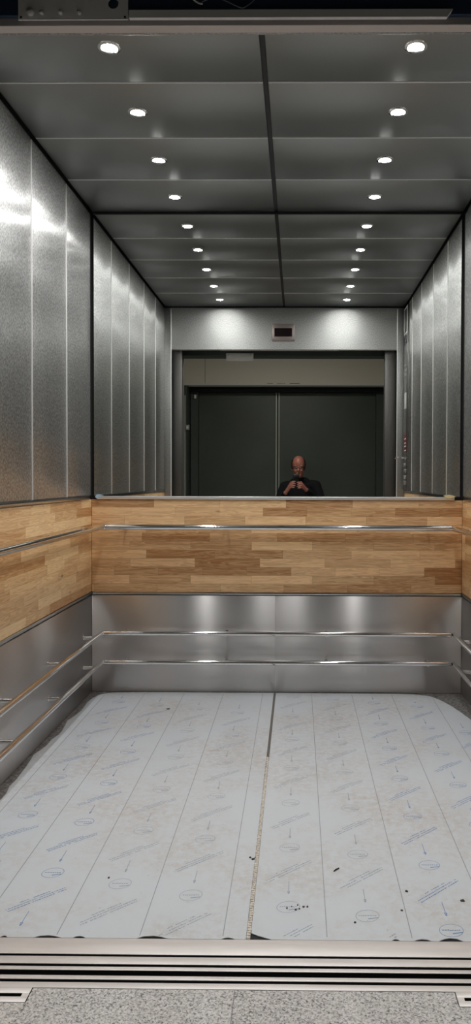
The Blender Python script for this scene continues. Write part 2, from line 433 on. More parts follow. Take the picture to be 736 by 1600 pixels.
# scraps of tape at the ends of the mirror strip
def scrap(name, mat, pts, y, label):
    mb = MB(); fr = [mb.bm.verts.new((x, y, z)) for x, z in pts]; bk = [mb.bm.verts.new((x, y+.004+.004*(i % 2), z)) for i, (x, z) in enumerate(pts)]
    mb.bm.faces.new(fr); mb.bm.faces.new(bk[::-1]); n = len(pts)
    for i in range(n): mb.bm.faces.new((fr[i], fr[(i+1) % n], bk[(i+1) % n], bk[i]))
    return tag(mb.build(name, mat), label, 'tape')
zz = WZ+.024
scrap('tape_scrap', TAPEB, [(L+.028, zz-.004), (L+.04, zz-.017), (L+.058, zz-.006), (L+.07, zz+.004), (L+.052, zz+.013), (L+.036, zz+.01)], D-.023, 'crumpled light blue tape at the left end of the mirror strip')
scrap('tape_scrap', TAPEY, [(R-.115, zz+.012), (R-.108, zz), (R-.09, zz-.008), (R-.07, zz-.004), (R-.046, zz+.004), (R-.06, zz+.011), (R-.085, zz+.016)], D-.023, 'torn yellowish tape at the right end of the mirror strip')

# ------------------------------------------------------------------ rails
def arc_corner(p, d0, d1, r, n=6):
    # rounded corner at p arriving along d0 and leaving along d1
    p, d0, d1 = Vector(p), Vector(d0), Vector(d1)
    c = p-d0*r+d1*r
    return [c+(-d1*math.cos(a)+d0*math.sin(a))*r for a in [PI/2*i/n for i in range(n+1)]]

def bracket(parent, foot, head, r=.011, fl=.0135):
    f, h = Vector(foot), Vector(head); d = (h-f).normalized()
    mb = MB().cyl(f, h, r, seg=14)
    mb.cyl(f, f+d*.004, fl, seg=24)
    return mb.build('bracket', CHROME, parent, smooth=True)

SX = .083
XB = (-1.08, -.445, .18, .81)
YB = (4.45, 3.82, 3.19, 2.56)
def rail_side_pts(x, z, y0, y1): return [Vector((x, y0, z)), Vector((x, y1, z))]

# hand rail: one continuous run round three walls
z = 1.045
hr = thing('handrail', 'polished steel hand rail running round the oak boards', 'handrail', (JX, D-.08, z))
pts = [Vector((L+SX, 2.05, z))]+arc_corner((L+SX, D-.08, z), (0, 1, 0), (1, 0, 0), .03)+arc_corner((R-SX+.012, D-.08, z), (1, 0, 0), (0, -1, 0), .012)+[Vector((R-SX+.012, 2.45, z))]
MB().tube(pts, .0175, 20).build('rail', CHROME, hr, smooth=True)
for x in XB: bracket(hr, (x, D, z-.004), (x, D-.08, z-.004), .007, .011)
for y in YB: bracket(hr, (L, y, z-.004), (L+SX, y, z-.004), .007, .011)
for y in YB[:3]: bracket(hr, (R, y, z-.004), (R-SX+.01, y, z-.004), .007, .011)

for z, nm in ((.386, 'upper'), (.205, 'lower')):
    t = thing('bumper_rail', f'{nm} steel bumper rail bending from the left wall along the back kick plate', 'bumper rail', (JX, D-.08, z), 'bumper rails over the kick plates')
    pts = [Vector((L+SX, 2.05, z))]+arc_corner((L+SX, D-.08, z), (0, 1, 0), (1, 0, 0), .02)+[Vector((.949, D-.08, z))]
    MB().tube(pts, .0155, 20).build('rail', CHROME, t, smooth=True)
    MB().cyl((.9495, D-.08, z), (.952, D-.08, z), .013, seg=20).build('end_cap', RUBBER, t, smooth=True)
    for x in XB: bracket(t, (x, D, z-.008), (x, D-.08, z-.008))
    for y in YB: bracket(t, (L, y, z-.008), (L+SX, y, z-.008))
    t = thing('bumper_rail', f'{nm} steel bumper rail along the right wall', 'bumper rail', (R-SX, 3.4, z), 'bumper rails over the kick plates')
    MB().tube([(R-SX+.0225, D-.075, z), (R-SX+.0225, 2.45, z)], .0155, 20).build('rail', CHROME, t, smooth=True)
    MB().cyl((R-SX+.0225, D-.0745, z), (R-SX+.0225, D-.072, z), .013, seg=20).build('end_cap', RUBBER, t, smooth=True)
    for y in (4.40, 3.77, 3.14): bracket(t, (R, y, z-.008), (R-SX+.0225, y, z-.008))

# ------------------------------------------------------------------ ceiling downlights
def make_downlight():
    t = thing('downlight', 'x', 'ceiling light', (0, 0, 0), 'LED downlights in two ceiling rows')
    mb = MB(); n = 32; prof = [(.030, .002), (.0322, -.0044), (.038, -.005), (.043, -.003), (.045, .0015)]
    rings = [[mb.bm.verts.new((r*math.cos(2*PI*i/n), r*math.sin(2*PI*i/n), z)) for i in range(n)] for r, z in prof]
    for a, b in zip(rings, rings[1:]):
        for i in range(n): mb.bm.faces.new((a[i], a[(i+1) % n], b[(i+1) % n], b[i]))
    mb.build('trim_ring', CHROME, t, smooth=True)
    mb = MB(); prof = [(.0315, .0004), (.030, -.0008), (.022, -.0012), (.012, -.0013)]
    rings = [[mb.bm.verts.new((r*math.cos(2*PI*i/n), r*math.sin(2*PI*i/n), z)) for i in range(n)] for r, z in prof]
    for a, b in zip(rings, rings[1:]):
        for i in range(n): mb.bm.faces.new((a[i], a[(i+1) % n], b[(i+1) % n], b[i]))
    mb.bm.faces.new(rings[-1])
    ln = mb.build('lens', LENS, t, smooth=True)
    for i in range(4):
        a = PI/4+i*PI/2
        MB().ell((.018*math.cos(a), .018*math.sin(a), -.0013), (.007, .007, .0005), u=12, v=8).build('led', CHIP, ln, smooth=True)
    return t

def dup(root, loc):
    r = root.copy(); COL.objects.link(r); r.location = loc
    for ch in list(root.children):
        c = ch.copy(); COL.objects.link(c); c.parent = r
        for q in list(ch.children):
            k = q.copy(); COL.objects.link(k); k.parent = c
    return r

d0 = make_downlight()
LAMP_W = 3.8
first = True
beams = []
ordn = ['nearest the mirror', 'second from the mirror', 'third from the mirror', 'fourth from the mirror', 'nearest the door header']
for side, x in (('left', -.732), ('right', .446)):
    for k in range(5):
        y = D-.2522-P*k + (-.0 if k < 4 else .02)
        o = d0 if first else dup(d0, (x, y, C))
        if first: o.location = (x, y, C); first = False
        o['label'] = f'bright round LED downlight in the {side} ceiling row, {ordn[k]}'
        ld = bpy.data.lights.new('downlight_beam', 'AREA')
        ld.energy = LAMP_W; ld.shape = 'DISK'; ld.size = .054; ld.color = (1, .992, .985)
        lo = bpy.data.objects.new('downlight_beam', ld); COL.objects.link(lo); beams.append((lo, o))

for lo, o in beams:
    lo.parent = o; lo.location = (0, 0, -.0022)

# ------------------------------------------------------------------ floor film with its print
def wob(a, s=.004): return a+random.uniform(-s, s)
def inner(pts): return pts
front_L = []   # front edge of the left sheet, from the joint to the left, with torn notches (x centre, half width, depth)
def front_edge(xa, xb, notches, y=2.1355):
    pts = [(xa, y)]
    d = 1 if xb > xa else -1
    for xc, hw, dp in sorted(notches, key=lambda n: n[0]*d):
        pts += [(xc-d*hw, y), (xc-d*hw*.5, y+dp*.7), (xc-d*hw*.05, y+dp), (xc+d*hw*.55, y+dp*.8), (xc+d*hw, y)]
    pts.append((xb, y))
    return pts

ELL0 = {0: 2.49, 1: 2.425, 2: 2.361, 3: 2.301, 4: 2.257, 5: 2.187, 6: 2.12, 7: 2.05, -1: 2.55}
def marks(mb, cx, e0, ink, x0, x1, ymax=4.58):
    k = -1
    while True:
        e = e0+.373*k; k += 1
        if e > ymax: break
        def seg(pts, w, i=ink):
            if all(2.145 < y < ymax and x0+.01 < x < x1-.01 for x, y in pts): mb.stroke(pts, w, .0004, i)
        pr = random.random()
        # oval stamp
        n = 26
        ring = [(cx+.036*math.cos(2*PI*j/n)+.004*math.sin(2*PI*j/n), e+.031*math.sin(2*PI*j/n)) for j in range(n+1)]
        seg(ring, .0016)
        x = cx-.027
        while x < cx+.024:                     # illegible print inside the oval
            w = random.uniform(.003, .007); seg([(x, e+.001), (x+w, e+.001+random.uniform(-.002, .002))], .0042); x += w+.0022
        seg([(cx+.001, e-.0155), (cx+.016, e-.0125), (cx+.032, e-.0085)], .0042)
        # arrow towards the door
        seg([(cx, e+.149), (cx, e+.086)], .0021)
        seg([(cx-.0032, e+.090), (cx-.0008, e+.073)], .0028); seg([(cx+.0032, e+.090), (cx+.0008, e+.073)], .0028)
        # slanted double line of small print
        for (xa, ya, xb, yb) in ((-.075, -.221, .075, -.088), (-.066, -.229, .078, -.100), (-.045, -.178, .03, -.113)):
            L0 = math.hypot(xb-xa, yb-ya); u = (xb-xa)/L0, (yb-ya)/L0; s = 0
            while s < L0:
                w = random.uniform(.004, .011)
                if random.random() < .93:
                    seg([(cx+xa+u[0]*s, e+ya+u[1]*s), (cx+xa+u[0]*min(L0, s+w), e+ya+u[1]*min(L0, s+w))], random.uniform(.0026, .0042))
                s += w+random.uniform(.001, .003)

LE = [(-1.241, 2.1355), (-1.243, 2.6), (-1.242, 3.119), (-1.257, 3.191), (-1.255, 3.275), (-1.266, 3.419), (-1.275, 3.5), (-1.284, 3.566), (-1.27, 3.63), (-1.263, 3.693), (-1.266, 3.772), (-1.252, 3.85),
      (-1.255, 3.914), (-1.277, 4.067), (-1.262, 4.15), (-1.252, 4.247), (-1.263, 4.412), (-1.252, 4.50), (-1.235, 4.557), (-1.179, 4.603), (-1.05, 4.618), (-.9, 4.621)]
RE = [(.62, 4.618), (.703, 4.608), (.76, 4.60), (.824, 4.569), (.85, 4.53), (.878, 4.478), (.90, 4.42), (.915, 4.378), (.935, 4.30), (.946, 4.258), (.972, 4.134), (.985, 3.9), (.975, 3.5), (.99, 3.1), (.98, 2.6), (.982, 2.1355)]
nl = [(-.86, .01, .008), (-.732, .041, .011), (-.638, .019, .009), (-.423, .047, .013), (-.20, .02, .008)]
nr = [(.291, .012, .008), (.369, .026, .009), (.452, .036, .015)]
jl, jr = JX-.0075, JX+.0065
# left sheet
outl = front_edge(jl, LE[0][0], nl)[:-1]+LE+[(jl, 4.622)]
mb = MB().poly(outl, -.0024, 0, 0)
for x in (-.217, -.4625, -.708, -.953, -1.198):
    mb.box(x-.0012, x+.0012, 2.15, 4.6 if x > -1.1 else 4.54, 0, .0006, m=1)
for i, cx in ((-1, -1.078), (0, -.833), (1, -.587), (2, -.342)):
    marks(mb, cx, ELL0[i], 2 if i < 1 else 3, cx-.135, cx+.135)
f1 = mb.build('protective_film', [FILM, SEAM, INKB, INKG]); tag(f1, 'pale blue printed protective film left of the floor joint', 'protective film', 'film sheets on the car floor')
# right sheet
outr = [(jr, 2.166), (jr+.022, 2.153), (jr+.06, 2.1365)]+front_edge(jr+.1, RE[-1][0], nr)[:-1]+RE[::-1]+[(jr, 4.622)]
mb = MB().poly(outr, -.0024, 0, 0)
for x in (.09, .340, .588, .833):
    mb.box(x-.0012, x+.0012, 2.15, 4.6 if x < .7 else 4.5, 0, .0006, m=1)
for i, cx in ((3, -.026), (4, .219), (5, .463), (6, .71), (7, .9)):
    marks(mb, cx, ELL0[i], 3 if i < 5 else 2, cx-.135, min(cx+.135, .965), 4.58 if i < 6 else (4.5 if i == 6 else 4.25))
f2 = mb.build('protective_film', [FILM, SEAM, INKB, INKG]); tag(f2, 'pale scuffed protective film right of the floor joint', 'protective film', 'film sheets on the car floor')

# toothed seal in the joint between the two floor sheets
mb = MB().box(jl+.0012, jr-.0012, 3.3, 4.62, -.0028, -.0018, m=2); mb.box(jl+.0012, jr-.0012, 2.137, 3.2995, -.0028, -.0004, m=1)
y = 2.14
while y < 3.55:
    k = random.uniform(.75, 1.15)
    if True:
        s = 1 if int(y*1000) % 2 else -1
        x = JX-.0005+random.uniform(-.0015, .0015)
        mb.box(x-.0055*k, x+.006*k, y, y+.0075*k, -.0012, .0018+random.uniform(0, .001), bev=.001, seg=1)
        mb.box(x+s*.0028-.002, x+s*.0028+.002, y+.006*k, y+.012, -.0012, .0012)
    y += .0125
tag(mb.build('joint_seal', [TOOTH, SEALB, SEALD]), 'pale toothed seal strip down the middle of the floor', 'floor joint')

# crumbs of dirt on the film
def chip(x, y, r, label):
    mb = MB(); n = 7
    top = [mb.bm.verts.new((x+r*random.uniform(.6, 1.2)*math.cos(2*PI*i/n), y+r*random.uniform(.5, 1.3)*math.sin(2*PI*i/n), random.uniform(.001, .0035))) for i in range(n)]
    bot = [mb.bm.verts.new((v.co.x, v.co.y, .0001)) for v in top]
    mb.bm.faces.new(top); mb.bm.faces.new(bot[::-1])
    for i in range(n): mb.bm.faces.new((bot[i], bot[(i+1) % n], top[(i+1) % n], top[i]))
    tag(mb.build('debris_chip', DEBRIS), label, 'debris', 'dark chips lying on the floor film')
for dx, dy, r in ((-.022, -.006, .004), (-.012, .004, .003), (-.004, -.013, .006), (.004, -.008, .004), (.013, .004, .006), (.021, .004, .005), (.0, .012, .003)):
    chip(.003+dx*1.5, 2.298+dy, r*.7, 'tiny dark chip in the cluster near the sill')
for x, y, r in ((-.155, 2.589, .006), (-.165, 2.60, .005), (-.148, 2.602, .004)): chip(x, y, r, 'dark crumb lying on the toothed floor joint')
chip(.359, 2.394, .006, 'lone dark chip right of the fourth arrow')
chip(.531, 2.342, .008, 'dark chip near the right edge of the picture')
chip(.329, 2.286, .004, 'small dark speck right of the middle near the sill')
chip(.178, 2.221, .004, 'small dark speck in front of the middle oval print')
chip(-.755, 4.285, .011, 'dark crumb on the film near the back left kick plate')
chip(-.634, 2.459, .004, 'small dark speck beside an oval print on the left')
mb = MB().tube([(.128, 2.512, .0022), (.136, 2.522, .003), (.146, 2.532, .0022)], .0022, 8)
tag(mb.build('debris_sliver', DEBRIS, smooth=True), 'thin dark sliver lying slanted on the right film', 'debris')

# ------------------------------------------------------------------ sills and landing
sl = thing('car_sill', 'aluminium car door sill with two black grooves', 'door sill', (JX, 2.06, 0))
for i, (a, b) in enumerate(((2.0625, 2.1345), (2.0205, 2.0525), (1.9945, 2.0095))):
    MB().box(-1.5, 1.25, a, b, -.0022, 0, bev=.0008).build('sill_strip', ALU, sl, smooth=True)
    MB().box(-1.5, 1.25, a+.0006, b-.0006, -.0304, -.0023).build('groove_shade_core', BLACK, sl)  # black core paints the depth shade and dirt of the grooves
MB().box(-1.5, 1.25, 1.9945, 2.1345, -.045, -.0305).build('groove_bed', BLACK, sl)
ls = thing('landing_sill', 'narrow aluminium landing sill in front of the granite floor', 'door sill', (JX, 1.95, 0))
for a, b in ((1.957, 1.973), (1.923, 1.9455)):
    MB().box(-1.5, 1.25, a, b, -.0022, 0, bev=.0008).build('sill_strip', ALU, ls, smooth=True)
    MB().box(-1.5, 1.25, a+.0006, b-.0006, -.0304, -.0023).build('groove_shade_core', BLACK, ls)  # groove shade and dirt put into a black core here too
MB().box(-1.5, 1.25, 1.923, 1.973, -.045, -.0305).build('groove_bed', BLACK, ls)
for x0, x1, s in ((-1.5, -.699, 1), (.4185, 1.25, -1)):
    xe = x1 if s > 0 else x0; xf = x0 if s > 0 else x1
    mb = MB()
    lo = lambda a, b: (min(a, b), max(a, b))
    mb.box(*lo(xf, xe), 1.9015, 1.9228, -.0022, 0, bev=.0008)
    mb.box(*lo(xf, xe), 1.8685, 1.889, -.0022, 0, bev=.0008)
    mb.box(*lo(xe-s*.018, xe), 1.8885, 1.902, -.0022, 0)
    w = mb.build('sill_wing', ALU, ls, smooth=True)
    MB().box(*lo(xf, xe-s*.0005), 1.869, 1.8884, -.0304, -.0023).box(*lo(xf, xe-s*.0005), 1.902, 1.9222, -.0304, -.0023).build('groove_shade_core', BLACK, w)  # wing grooves blackened for depth shade and dirt as well
    MB().box(*lo(xf, xe-s*.0005), 1.869, 1.9225, -.045, -.0305).build('groove_bed', BLACK, w)
# granite landing floor with cut-outs for the wings
out = [(-3.2, -1.75), (2.9, -1.75), (2.9, 1.867), (.4165, 1.867), (.4165, 1.9215), (-.6965, 1.9215), (-.6965, 1.867), (-3.2, 1.867)]
lf = struct(MB().poly(out, -.12, -.001).build('floor_landing', GRAN))
MB().box(-.1632, -.1612, -1.7, 1.92, -.001, -.0004).build('tile_joint', simple('tile_grout', lin((120, 116, 114)), .8), lf)
# landing walls round the door opening, far side wall, ceiling
DARK = simple('landing_dark_paint', lin((70, 72, 70)), .6)
struct(MB().box(-3.2, -1.185, 1.60, 1.80, -.0005, 3.4).build('wall_landing_left', DARK))
struct(MB().box(.885, 2.9, 1.60, 1.80, -.0005, 3.4).build('wall_landing_right', DARK))
struct(MB().box(-1.184, .884, 1.60, 1.80, 2.585, 3.4).build('wall_landing_header', DKGREEN))
struct(MB().box(-3.3, -3.2, -1.75, 1.80, -.12, 3.4).build('wall_lobby_left', BEIGE))
struct(MB().box(2.9, 3.0, -1.75, 1.80, -.12, 3.4).build('wall_lobby_right', BEIGE))
struct(MB().box(-3.3, 3.0, -1.85, 1.80, 3.4, 3.5).build('ceiling_lobby', BEIGE))
# opposite wall: beige band above a deep dark opening with double doors
ow = struct(MB().box(-3.2, 2.9, -1.40, -1.20, 2.685, 3.4).build('wall_lobby_back', BEIGE))
MB().box(-1.75, 1.38, -1.40, -1.1985, 2.663, 2.686, bev=.002).build('reveal_edge', LEDGE, ow)
for x0, x1 in ((-.44, -.36), (-.30, -.22), (-.21, -.19), (-.12, .02)):
    MB().box(x0, x1, -1.1986, -1.1975, 2.684, 2.688+random.uniform(.0, .005)).build('chipped_edge', simple('brown_chip', lin((96, 70, 50)), .8), ow)
MB().box(-1.323, -1.318, -1.2005, -1.1988, 2.69, 3.4).build('board_joint', simple('joint_grey', lin((96, 94, 88)), .8), ow)
struct(MB().box(-3.2, 2.9, -1.75, -1.65, -.0005, 3.4).build('wall_portal_back', DKGREEN))
for nm, xa, xb in (('left', -3.2, -1.575), ('right', 1.26, 2.9)):
    struct(MB().box(xa, xb, -1.46, -1.20, -.0005, 2.662).build('wall_portal_'+nm, DKGREEN))
# grey freight doors
fd = thing('double_door', 'large dark grey double door seen only in the mirror', 'door', (-.3, -1.56, 0))
MB().box(-1.57, 1.25, -1.62, -1.50, 2.605, 2.662, bev=.004).build('door_header', simple('door_header_black', lin((26, 29, 28)), .5), fd)
for a, b in ((-1.57, -1.458), (1.137, 1.25)): MB().box(a, b, -1.62, -1.50, 0, 2.604, bev=.004).build('door_post', DKGREEN, fd)
MB().box(-1.455, -.308, -1.60, -1.555, .005, 2.60, bev=.004).build('door_leaf', DKDOOR, fd)
MB().box(-.290, 1.134, -1.60, -1.555, .005, 2.60, bev=.004).build('door_leaf', DKDOOR, fd)
MB().box(-.330, -.309, -1.556, -1.545, .005, 2.598, bev=.003).build('edge_trim', DOOREDGE, fd)
MB().box(-.289, -.272, -1.556, -1.545, .005, 2.598, bev=.003).build('edge_trim', DOOREDGE, fd)
# post strip, switch and a plain white block standing for a small light
tag(MB().box(-1.612, -1.596, -1.1995, -1.188, 0, 2.52, bev=.003).build('edge_strip', DOOREDGE), 'thin pale vertical strip left of the dark doors in the mirror', 'trim strip')
sw = thing('wall_switch', 'small grey switch box left of the dark doors in the mirror', 'switch', (-1.59, -1.2, 2.06))
MB().box(-1.593, -1.54, -1.1995, -1.17, 2.03, 2.10, bev=.005).build('housing', PLASTIC, sw, smooth=True)
MB().box(-1.579, -1.554, -1.171, -1.163, 2.045, 2.08, bev=.003).build('rocker', WHITEM, sw, smooth=True)
tag(MB().box(-1.515, -1.485, -1.5, -1.478, 2.505, 2.56, bev=.005).build('door_light_block', WHITEM, smooth=True), 'tiny white block for a small light at the upper left of the dark doors', 'sensor')
# interlock box under the landing header
ib = thing('interlock_box', 'pale grey box hanging under the door header in the mirror', 'box', (-.59, 1.81, 2.56))
MB().box(-.728, -.452, 1.8005, 1.82, 2.530, 2.606, bev=.003).build('housing', WHITEM, ib, smooth=True)
for x in (-.70, -.48): MB().cyl((x, 1.82, 2.59), (x, 1.823, 2.59), .005, seg=12).build('screw', CHROME, ib, smooth=True)

# floor indicator on the inner face of the header
fi = thing('floor_indicator', 'small dark floor display in a square frame on the door header', 'display', (-.148, HY, 2.758))
mb = MB()
x0, x1, z0, z1 = -.2565, -.0375, 2.675, 2.843
mb.box(x0, x1, HY+.0002, HY+.010, z0, z1, bev=.003)
mb.build('frame', DISPFR, fi, smooth=True)
MB().box(x0+.024, x1-.024, HY+.0102, HY+.0125, 2.718, 2.80).build('screen', DISPGL, fi)
for sx in (x0+.011, x1-.011):
    for sz in (z0+.012, z1-.012): MB().cyl((sx, HY+.0098, sz), (sx, HY+.0115, sz), .003, seg=10).build('screw', CHROME, fi)

# car operating panel on the right wall by the door (seen in the mirror)
cp = thing('control_panel', 'tall narrow control panel on the right wall beside the door', 'control panel', (R, 2.25, 1.25))
X = R-.0002
mb = MB().box(R-.014, X, 2.125, 2.37, WZ+.04, C-.03, bev=.003); mb.build('plate', COPM, cp, smooth=True)
def on(name, mat, ya, yb, za, zb, t=.004, lab=None):
    o = MB().box(R-.014-t, R-.0139, ya, yb, za, zb, bev=min(.002, t*.4)).build(name, mat, cp, smooth=True)
    if lab: o['label'] = lab
on('sign_frame', EDGE, 2.14, 2.355, 2.955, 2.968); on('sign_frame', EDGE, 2.14, 2.355, 2.715, 2.728)
on('sign_frame', EDGE, 2.14, 2.15, 2.728, 2.955); on('sign_frame', EDGE, 2.345, 2.355, 2.728, 2.955)
on('screen', DISPGL, 2.17, 2.33, 2.62, 2.69)
for zc in (2.42, 2.37, 2.325):
    for yc in (2.18, 2.25, 2.32): MB().cyl((R-.0139, yc, zc), (R-.020, yc, zc), .014, seg=16).build('button', CHROME, cp, smooth=True)
on('display', WHITEM, 2.2, 2.31, 2.01, 2.16, .006, 'pale narrow display')
on('warning_label', REDM, 2.18, 2.33, 1.60, 1.77, .003, 'red label')
for zc in (1.72, 1.68, 1.65, 1.61): on('label_text', WHITEM, 2.2, 2.31, zc, zc+.012, .0042)
mbx = MB().cyl((R-.0139, 2.25, 1.545), (R-.06, 2.25, 1.545), .008, seg=12); mbx.box(R-.115, R-.055, 2.24, 2.26, 1.537, 1.553, bev=.003)
mbx.build('key', CHROME, cp, smooth=True)
for zc in (1.48, 1.425, 1.365, 1.31):
    for yc in (2.2, 2.29): MB().cyl((R-.0139, yc, zc), (R-.022, yc, zc), .017, seg=20).build('button', CHROME, cp, smooth=True)

# door operator gear on the front of the header
op = thing('door_operator_plate', 'perforated grey steel plate above the door header at top left', 'mounting plate', (-.6, 2.03, 2.65))
def holed_plate():
    # outline with round holes: grid of cells around each hole
    bm = bmesh.new()
    def ring(cx, cz, r, hw, n=24):
        ins = []; outs = []
        for i in range(n):
            a = 2*PI*i/n; c, s = math.cos(a), math.sin(a); k = 1/max(abs(c), abs(s))
            ins.append(bm.verts.new((cx+r*c, 0, cz+r*s))); outs.append(bm.verts.new((cx+hw*c*k, 0, cz+hw*s*k)))
        for i in range(n): bm.faces.new((ins[i], ins[(i+1) % n], outs[(i+1) % n], outs[i]))
    def quad(x0, x1, z0, z1): bm.faces.new([bm.verts.new((x, 0, z)) for x, z in ((x0, z0), (x1, z0), (x1, z1), (x0, z1))])
    return bm, ring, quad
bm, ring, quad = holed_plate()
a, b = -.765, -.466
ring(-.506, 2.637, .0145, .018)
quad(-.488, b, 2.594, 2.72); quad(-.524, -.488, 2.594, 2.619); quad(-.524, -.488, 2.655, 2.72)
ring(-.617, 2.681, .034, .038)
quad(-.655, -.579, 2.594, 2.643); quad(-.655, -.579, 2.719, 2.72); quad(-.579, -.524, 2.594, 2.72); quad(a, -.655, 2.594, 2.72)
bmesh.ops.remove_doubles(bm, verts=bm.verts, dist=1e-5)
r = bmesh.ops.extrude_face_region(bm, geom=bm.faces[:])
bmesh.ops.translate(bm, verts=[v for v in r['geom'] if isinstance(v, bmesh.types.BMVert)], vec=(0, .004, 0))
m_ = MB(); m_.bm.free(); m_.bm = bm
for v in bm.verts: v.co.y += 2.028
m_.build('plate', PLATE, op)
for x in (-.742, -.70, -.648, -.597):
    big = x < -.74
    MB().cyl((x+(.012 if big else 0), 2.0278, 2.610 if not big else 2.612), (x+(.012 if big else 0), 2.018, 2.610 if not big else 2.612), .010 if big else .0055, seg=6 if not big else 18).build('bolt', PLATE, op)
for x in (-.757, -.474): MB().cyl((x, 2.0279, 2.600), (x, 2.0265, 2.600), .003, seg=12).build('fixing_hole', BLACK, op)
rl = MB(); rl.poly([(0, 0), (.86, 0), (.875, .021), (0, .021)], 0, .012)
for v in rl.bm.verts: v.co = Vector((-.462+v.co.x, 2.035-v.co.z, 2.5955+v.co.y))
tag(rl.build('door_track', PLATE), 'long grey door track above the header lip', 'door track')
cb = MB().tube([(-.322+.06*t, 2.02, 2.70-.07*(1-(1-t)**2)) for t in [i/10 for i in range(11)]], .0022, 10)
tag(cb.build('cable', WHITEM, smooth=True), 'pale cable end hanging above the door track', 'cable')
cb = MB().tube([(-.272+.165*t, 2.022, 2.632+.014*math.sin(t*2*PI*.95)+(.03*max(0, t-.72)/.28)) for t in [i/24 for i in range(25)]], .0013, 10)
tag(cb.build('cable', CABLE, smooth=True), 'thin grey wavy cable above the door track', 'cable')

# ------------------------------------------------------------------ the photographer (seen in the mirror)
def remesh(mb, name, mat, parent, voxel, smooth_it=6):
    me = bpy.data.meshes.new(name+'_raw'); mb.bm.to_mesh(me); mb.bm.free()
    tmp = bpy.data.objects.new(name+'_raw', me); COL.objects.link(tmp)
    md = tmp.modifiers.new('r', 'REMESH'); md.mode = 'VOXEL'; md.voxel_size = voxel; md.use_smooth_shade = True
    ms = tmp.modifiers.new('s', 'SMOOTH'); ms.iterations = smooth_it; ms.factor = .5
    dg = bpy.context.evaluated_depsgraph_get(); ev = tmp.evaluated_get(dg)
    nm = bpy.data.meshes.new_from_object(ev)
    bpy.data.objects.remove(tmp); bpy.data.meshes.remove(me)
    nm.name = name; nm.materials.clear(); nm.materials.append(mat)
    for p in nm.polygons: p.use_smooth = True
    return link(bpy.data.objects.new(name, nm), parent)

ROT = Matrix.Rotation
def limbs(mb, segs, grow=0):
    for p0, p1, r0, r1 in segs: mb.cap(p0, p1, r0+grow, r1+grow)
shL, shR = (-.175, -.45, 1.235), (.232, -.45, 1.255)
elL, elR = (-.265, -.37, .985), (.325, -.37, .995)
wrL, wrR = (-.158, -.065, 1.165), (.105, -.065, 1.205)
arms = [(shL, elL, .055, .044), (elL, wrL, .044, .028), (shR, elR, .055, .044), (elR, wrR, .044, .028)]
legs = [((-.075, -.47, .82), (-.085, -.45, .47), .085, .058), ((-.085, -.45, .47), (-.09, -.49, .10), .056, .040),
        ((.125, -.47, .82), (.14, -.45, .47), .085, .058), ((.14, -.45, .47), (.15, -.49, .10), .056, .040)]
def torso(mb, g=0):
    mb.ell((.027, -.47, 1.13), (.175+g, .115+g, .19+g)); mb.ell((.027, -.455, .96), (.165+g, .125+g, .18+g)); mb.ell((.027, -.47, .84), (.165+g, .115+g, .12+g))
    mb.cap((-.14, -.46, 1.245), (.195, -.46, 1.26), .058+g, .058+g)
    mb.cap((-.05, -.45, 1.29), (.09, -.45, 1.30), .05+g, .05+g)
body = MB()
torso(body); limbs(body, arms); limbs(body, legs)
body.cap((.018, -.44, 1.27), (.008, -.405, 1.42), .058, .055)
# head
body.ell((.004, -.385, 1.535), (.083, .102, .108)); body.ell((.004, -.350, 1.455), (.068, .075, .085)); body.ell((.004, -.318, 1.39), (.042, .040, .038))
body.ell((.004, -.355, 1.42), (.060, .068, .065))
body.cap((.004, -.283, 1.492), (.004, -.258, 1.452), .010, .015)             # nose
for s in (-1, 1):
    body.ell((.004+s*.012, -.268, 1.447), (.008, .009, .007))
    body.ell((.004+s*.083, -.392, 1.475), (.011, .020, .031), ROT(s*.2, 4, 'Z'))   # ears
    body.ell((.004+s*.031, -.296, 1.508), (.024, .010, .007))                  # brows
    body.ell((.004+s*.038, -.300, 1.452), (.022, .018, .018))                  # cheeks
body.ell((.004, -.279, 1.418), (.022, .008, .005)); body.ell((.004, -.280, 1.409), (.019, .008, .006))
# hands: palm, four unequal fingers with two bends, thumb from the side
def hand(mb, wr, knuckles, mids, tips, th):
    wr = Vector(wr)
    for k in knuckles:
        mb.cap(wr.lerp(Vector(k), .12), k, .021, .0125)
    for k, m, t in zip(knuckles, mids, tips):
        mb.cap(k, m, .0112, .0098); mb.cap(m, t, .0098, .0082)
    mb.cap(wr.lerp(Vector(th[0]), .2), th[0], .020, .014); mb.cap(th[0], th[1], .0135, .0112); mb.cap(th[1], th[2], .0112, .0090)
hand(body, wrL, [(-.088, -.012, 1.298), (-.092, -.006, 1.276), (-.095, -.004, 1.254), (-.097, -.008, 1.233)],
     [(-.070, .006, 1.308), (-.074, .007, 1.285), (-.078, .007, 1.261), (-.082, .004, 1.239)],
     [(-.034, .0055, 1.309), (-.032, .006, 1.283), (-.036, .006, 1.258), (-.048, .0055, 1.236)],
     [(-.105, -.045, 1.235), (-.080, -.044, 1.272), (-.050, -.034, 1.295)])
hand(body, wrR, [(.040, -.012, 1.300), (.044, -.006, 1.279), (.046, -.004, 1.258), (.047, -.008, 1.238)],
     [(.021, .0065, 1.300), (.024, .0075, 1.277), (.026, .0075, 1.252), (.028, .005, 1.23)],
     [(-.012, .0062, 1.2975), (-.008, .0065, 1.2735), (-.010, .0065, 1.248), (.002, .006, 1.226)],
     [(.055, -.045, 1.245), (.030, -.044, 1.282), (.0, -.034, 1.302)])
person = remesh(body, 'person', SKIN, None, .0042, 4)
tag(person, 'balding person in black with glasses photographing with a phone, seen in the mirror', 'person')
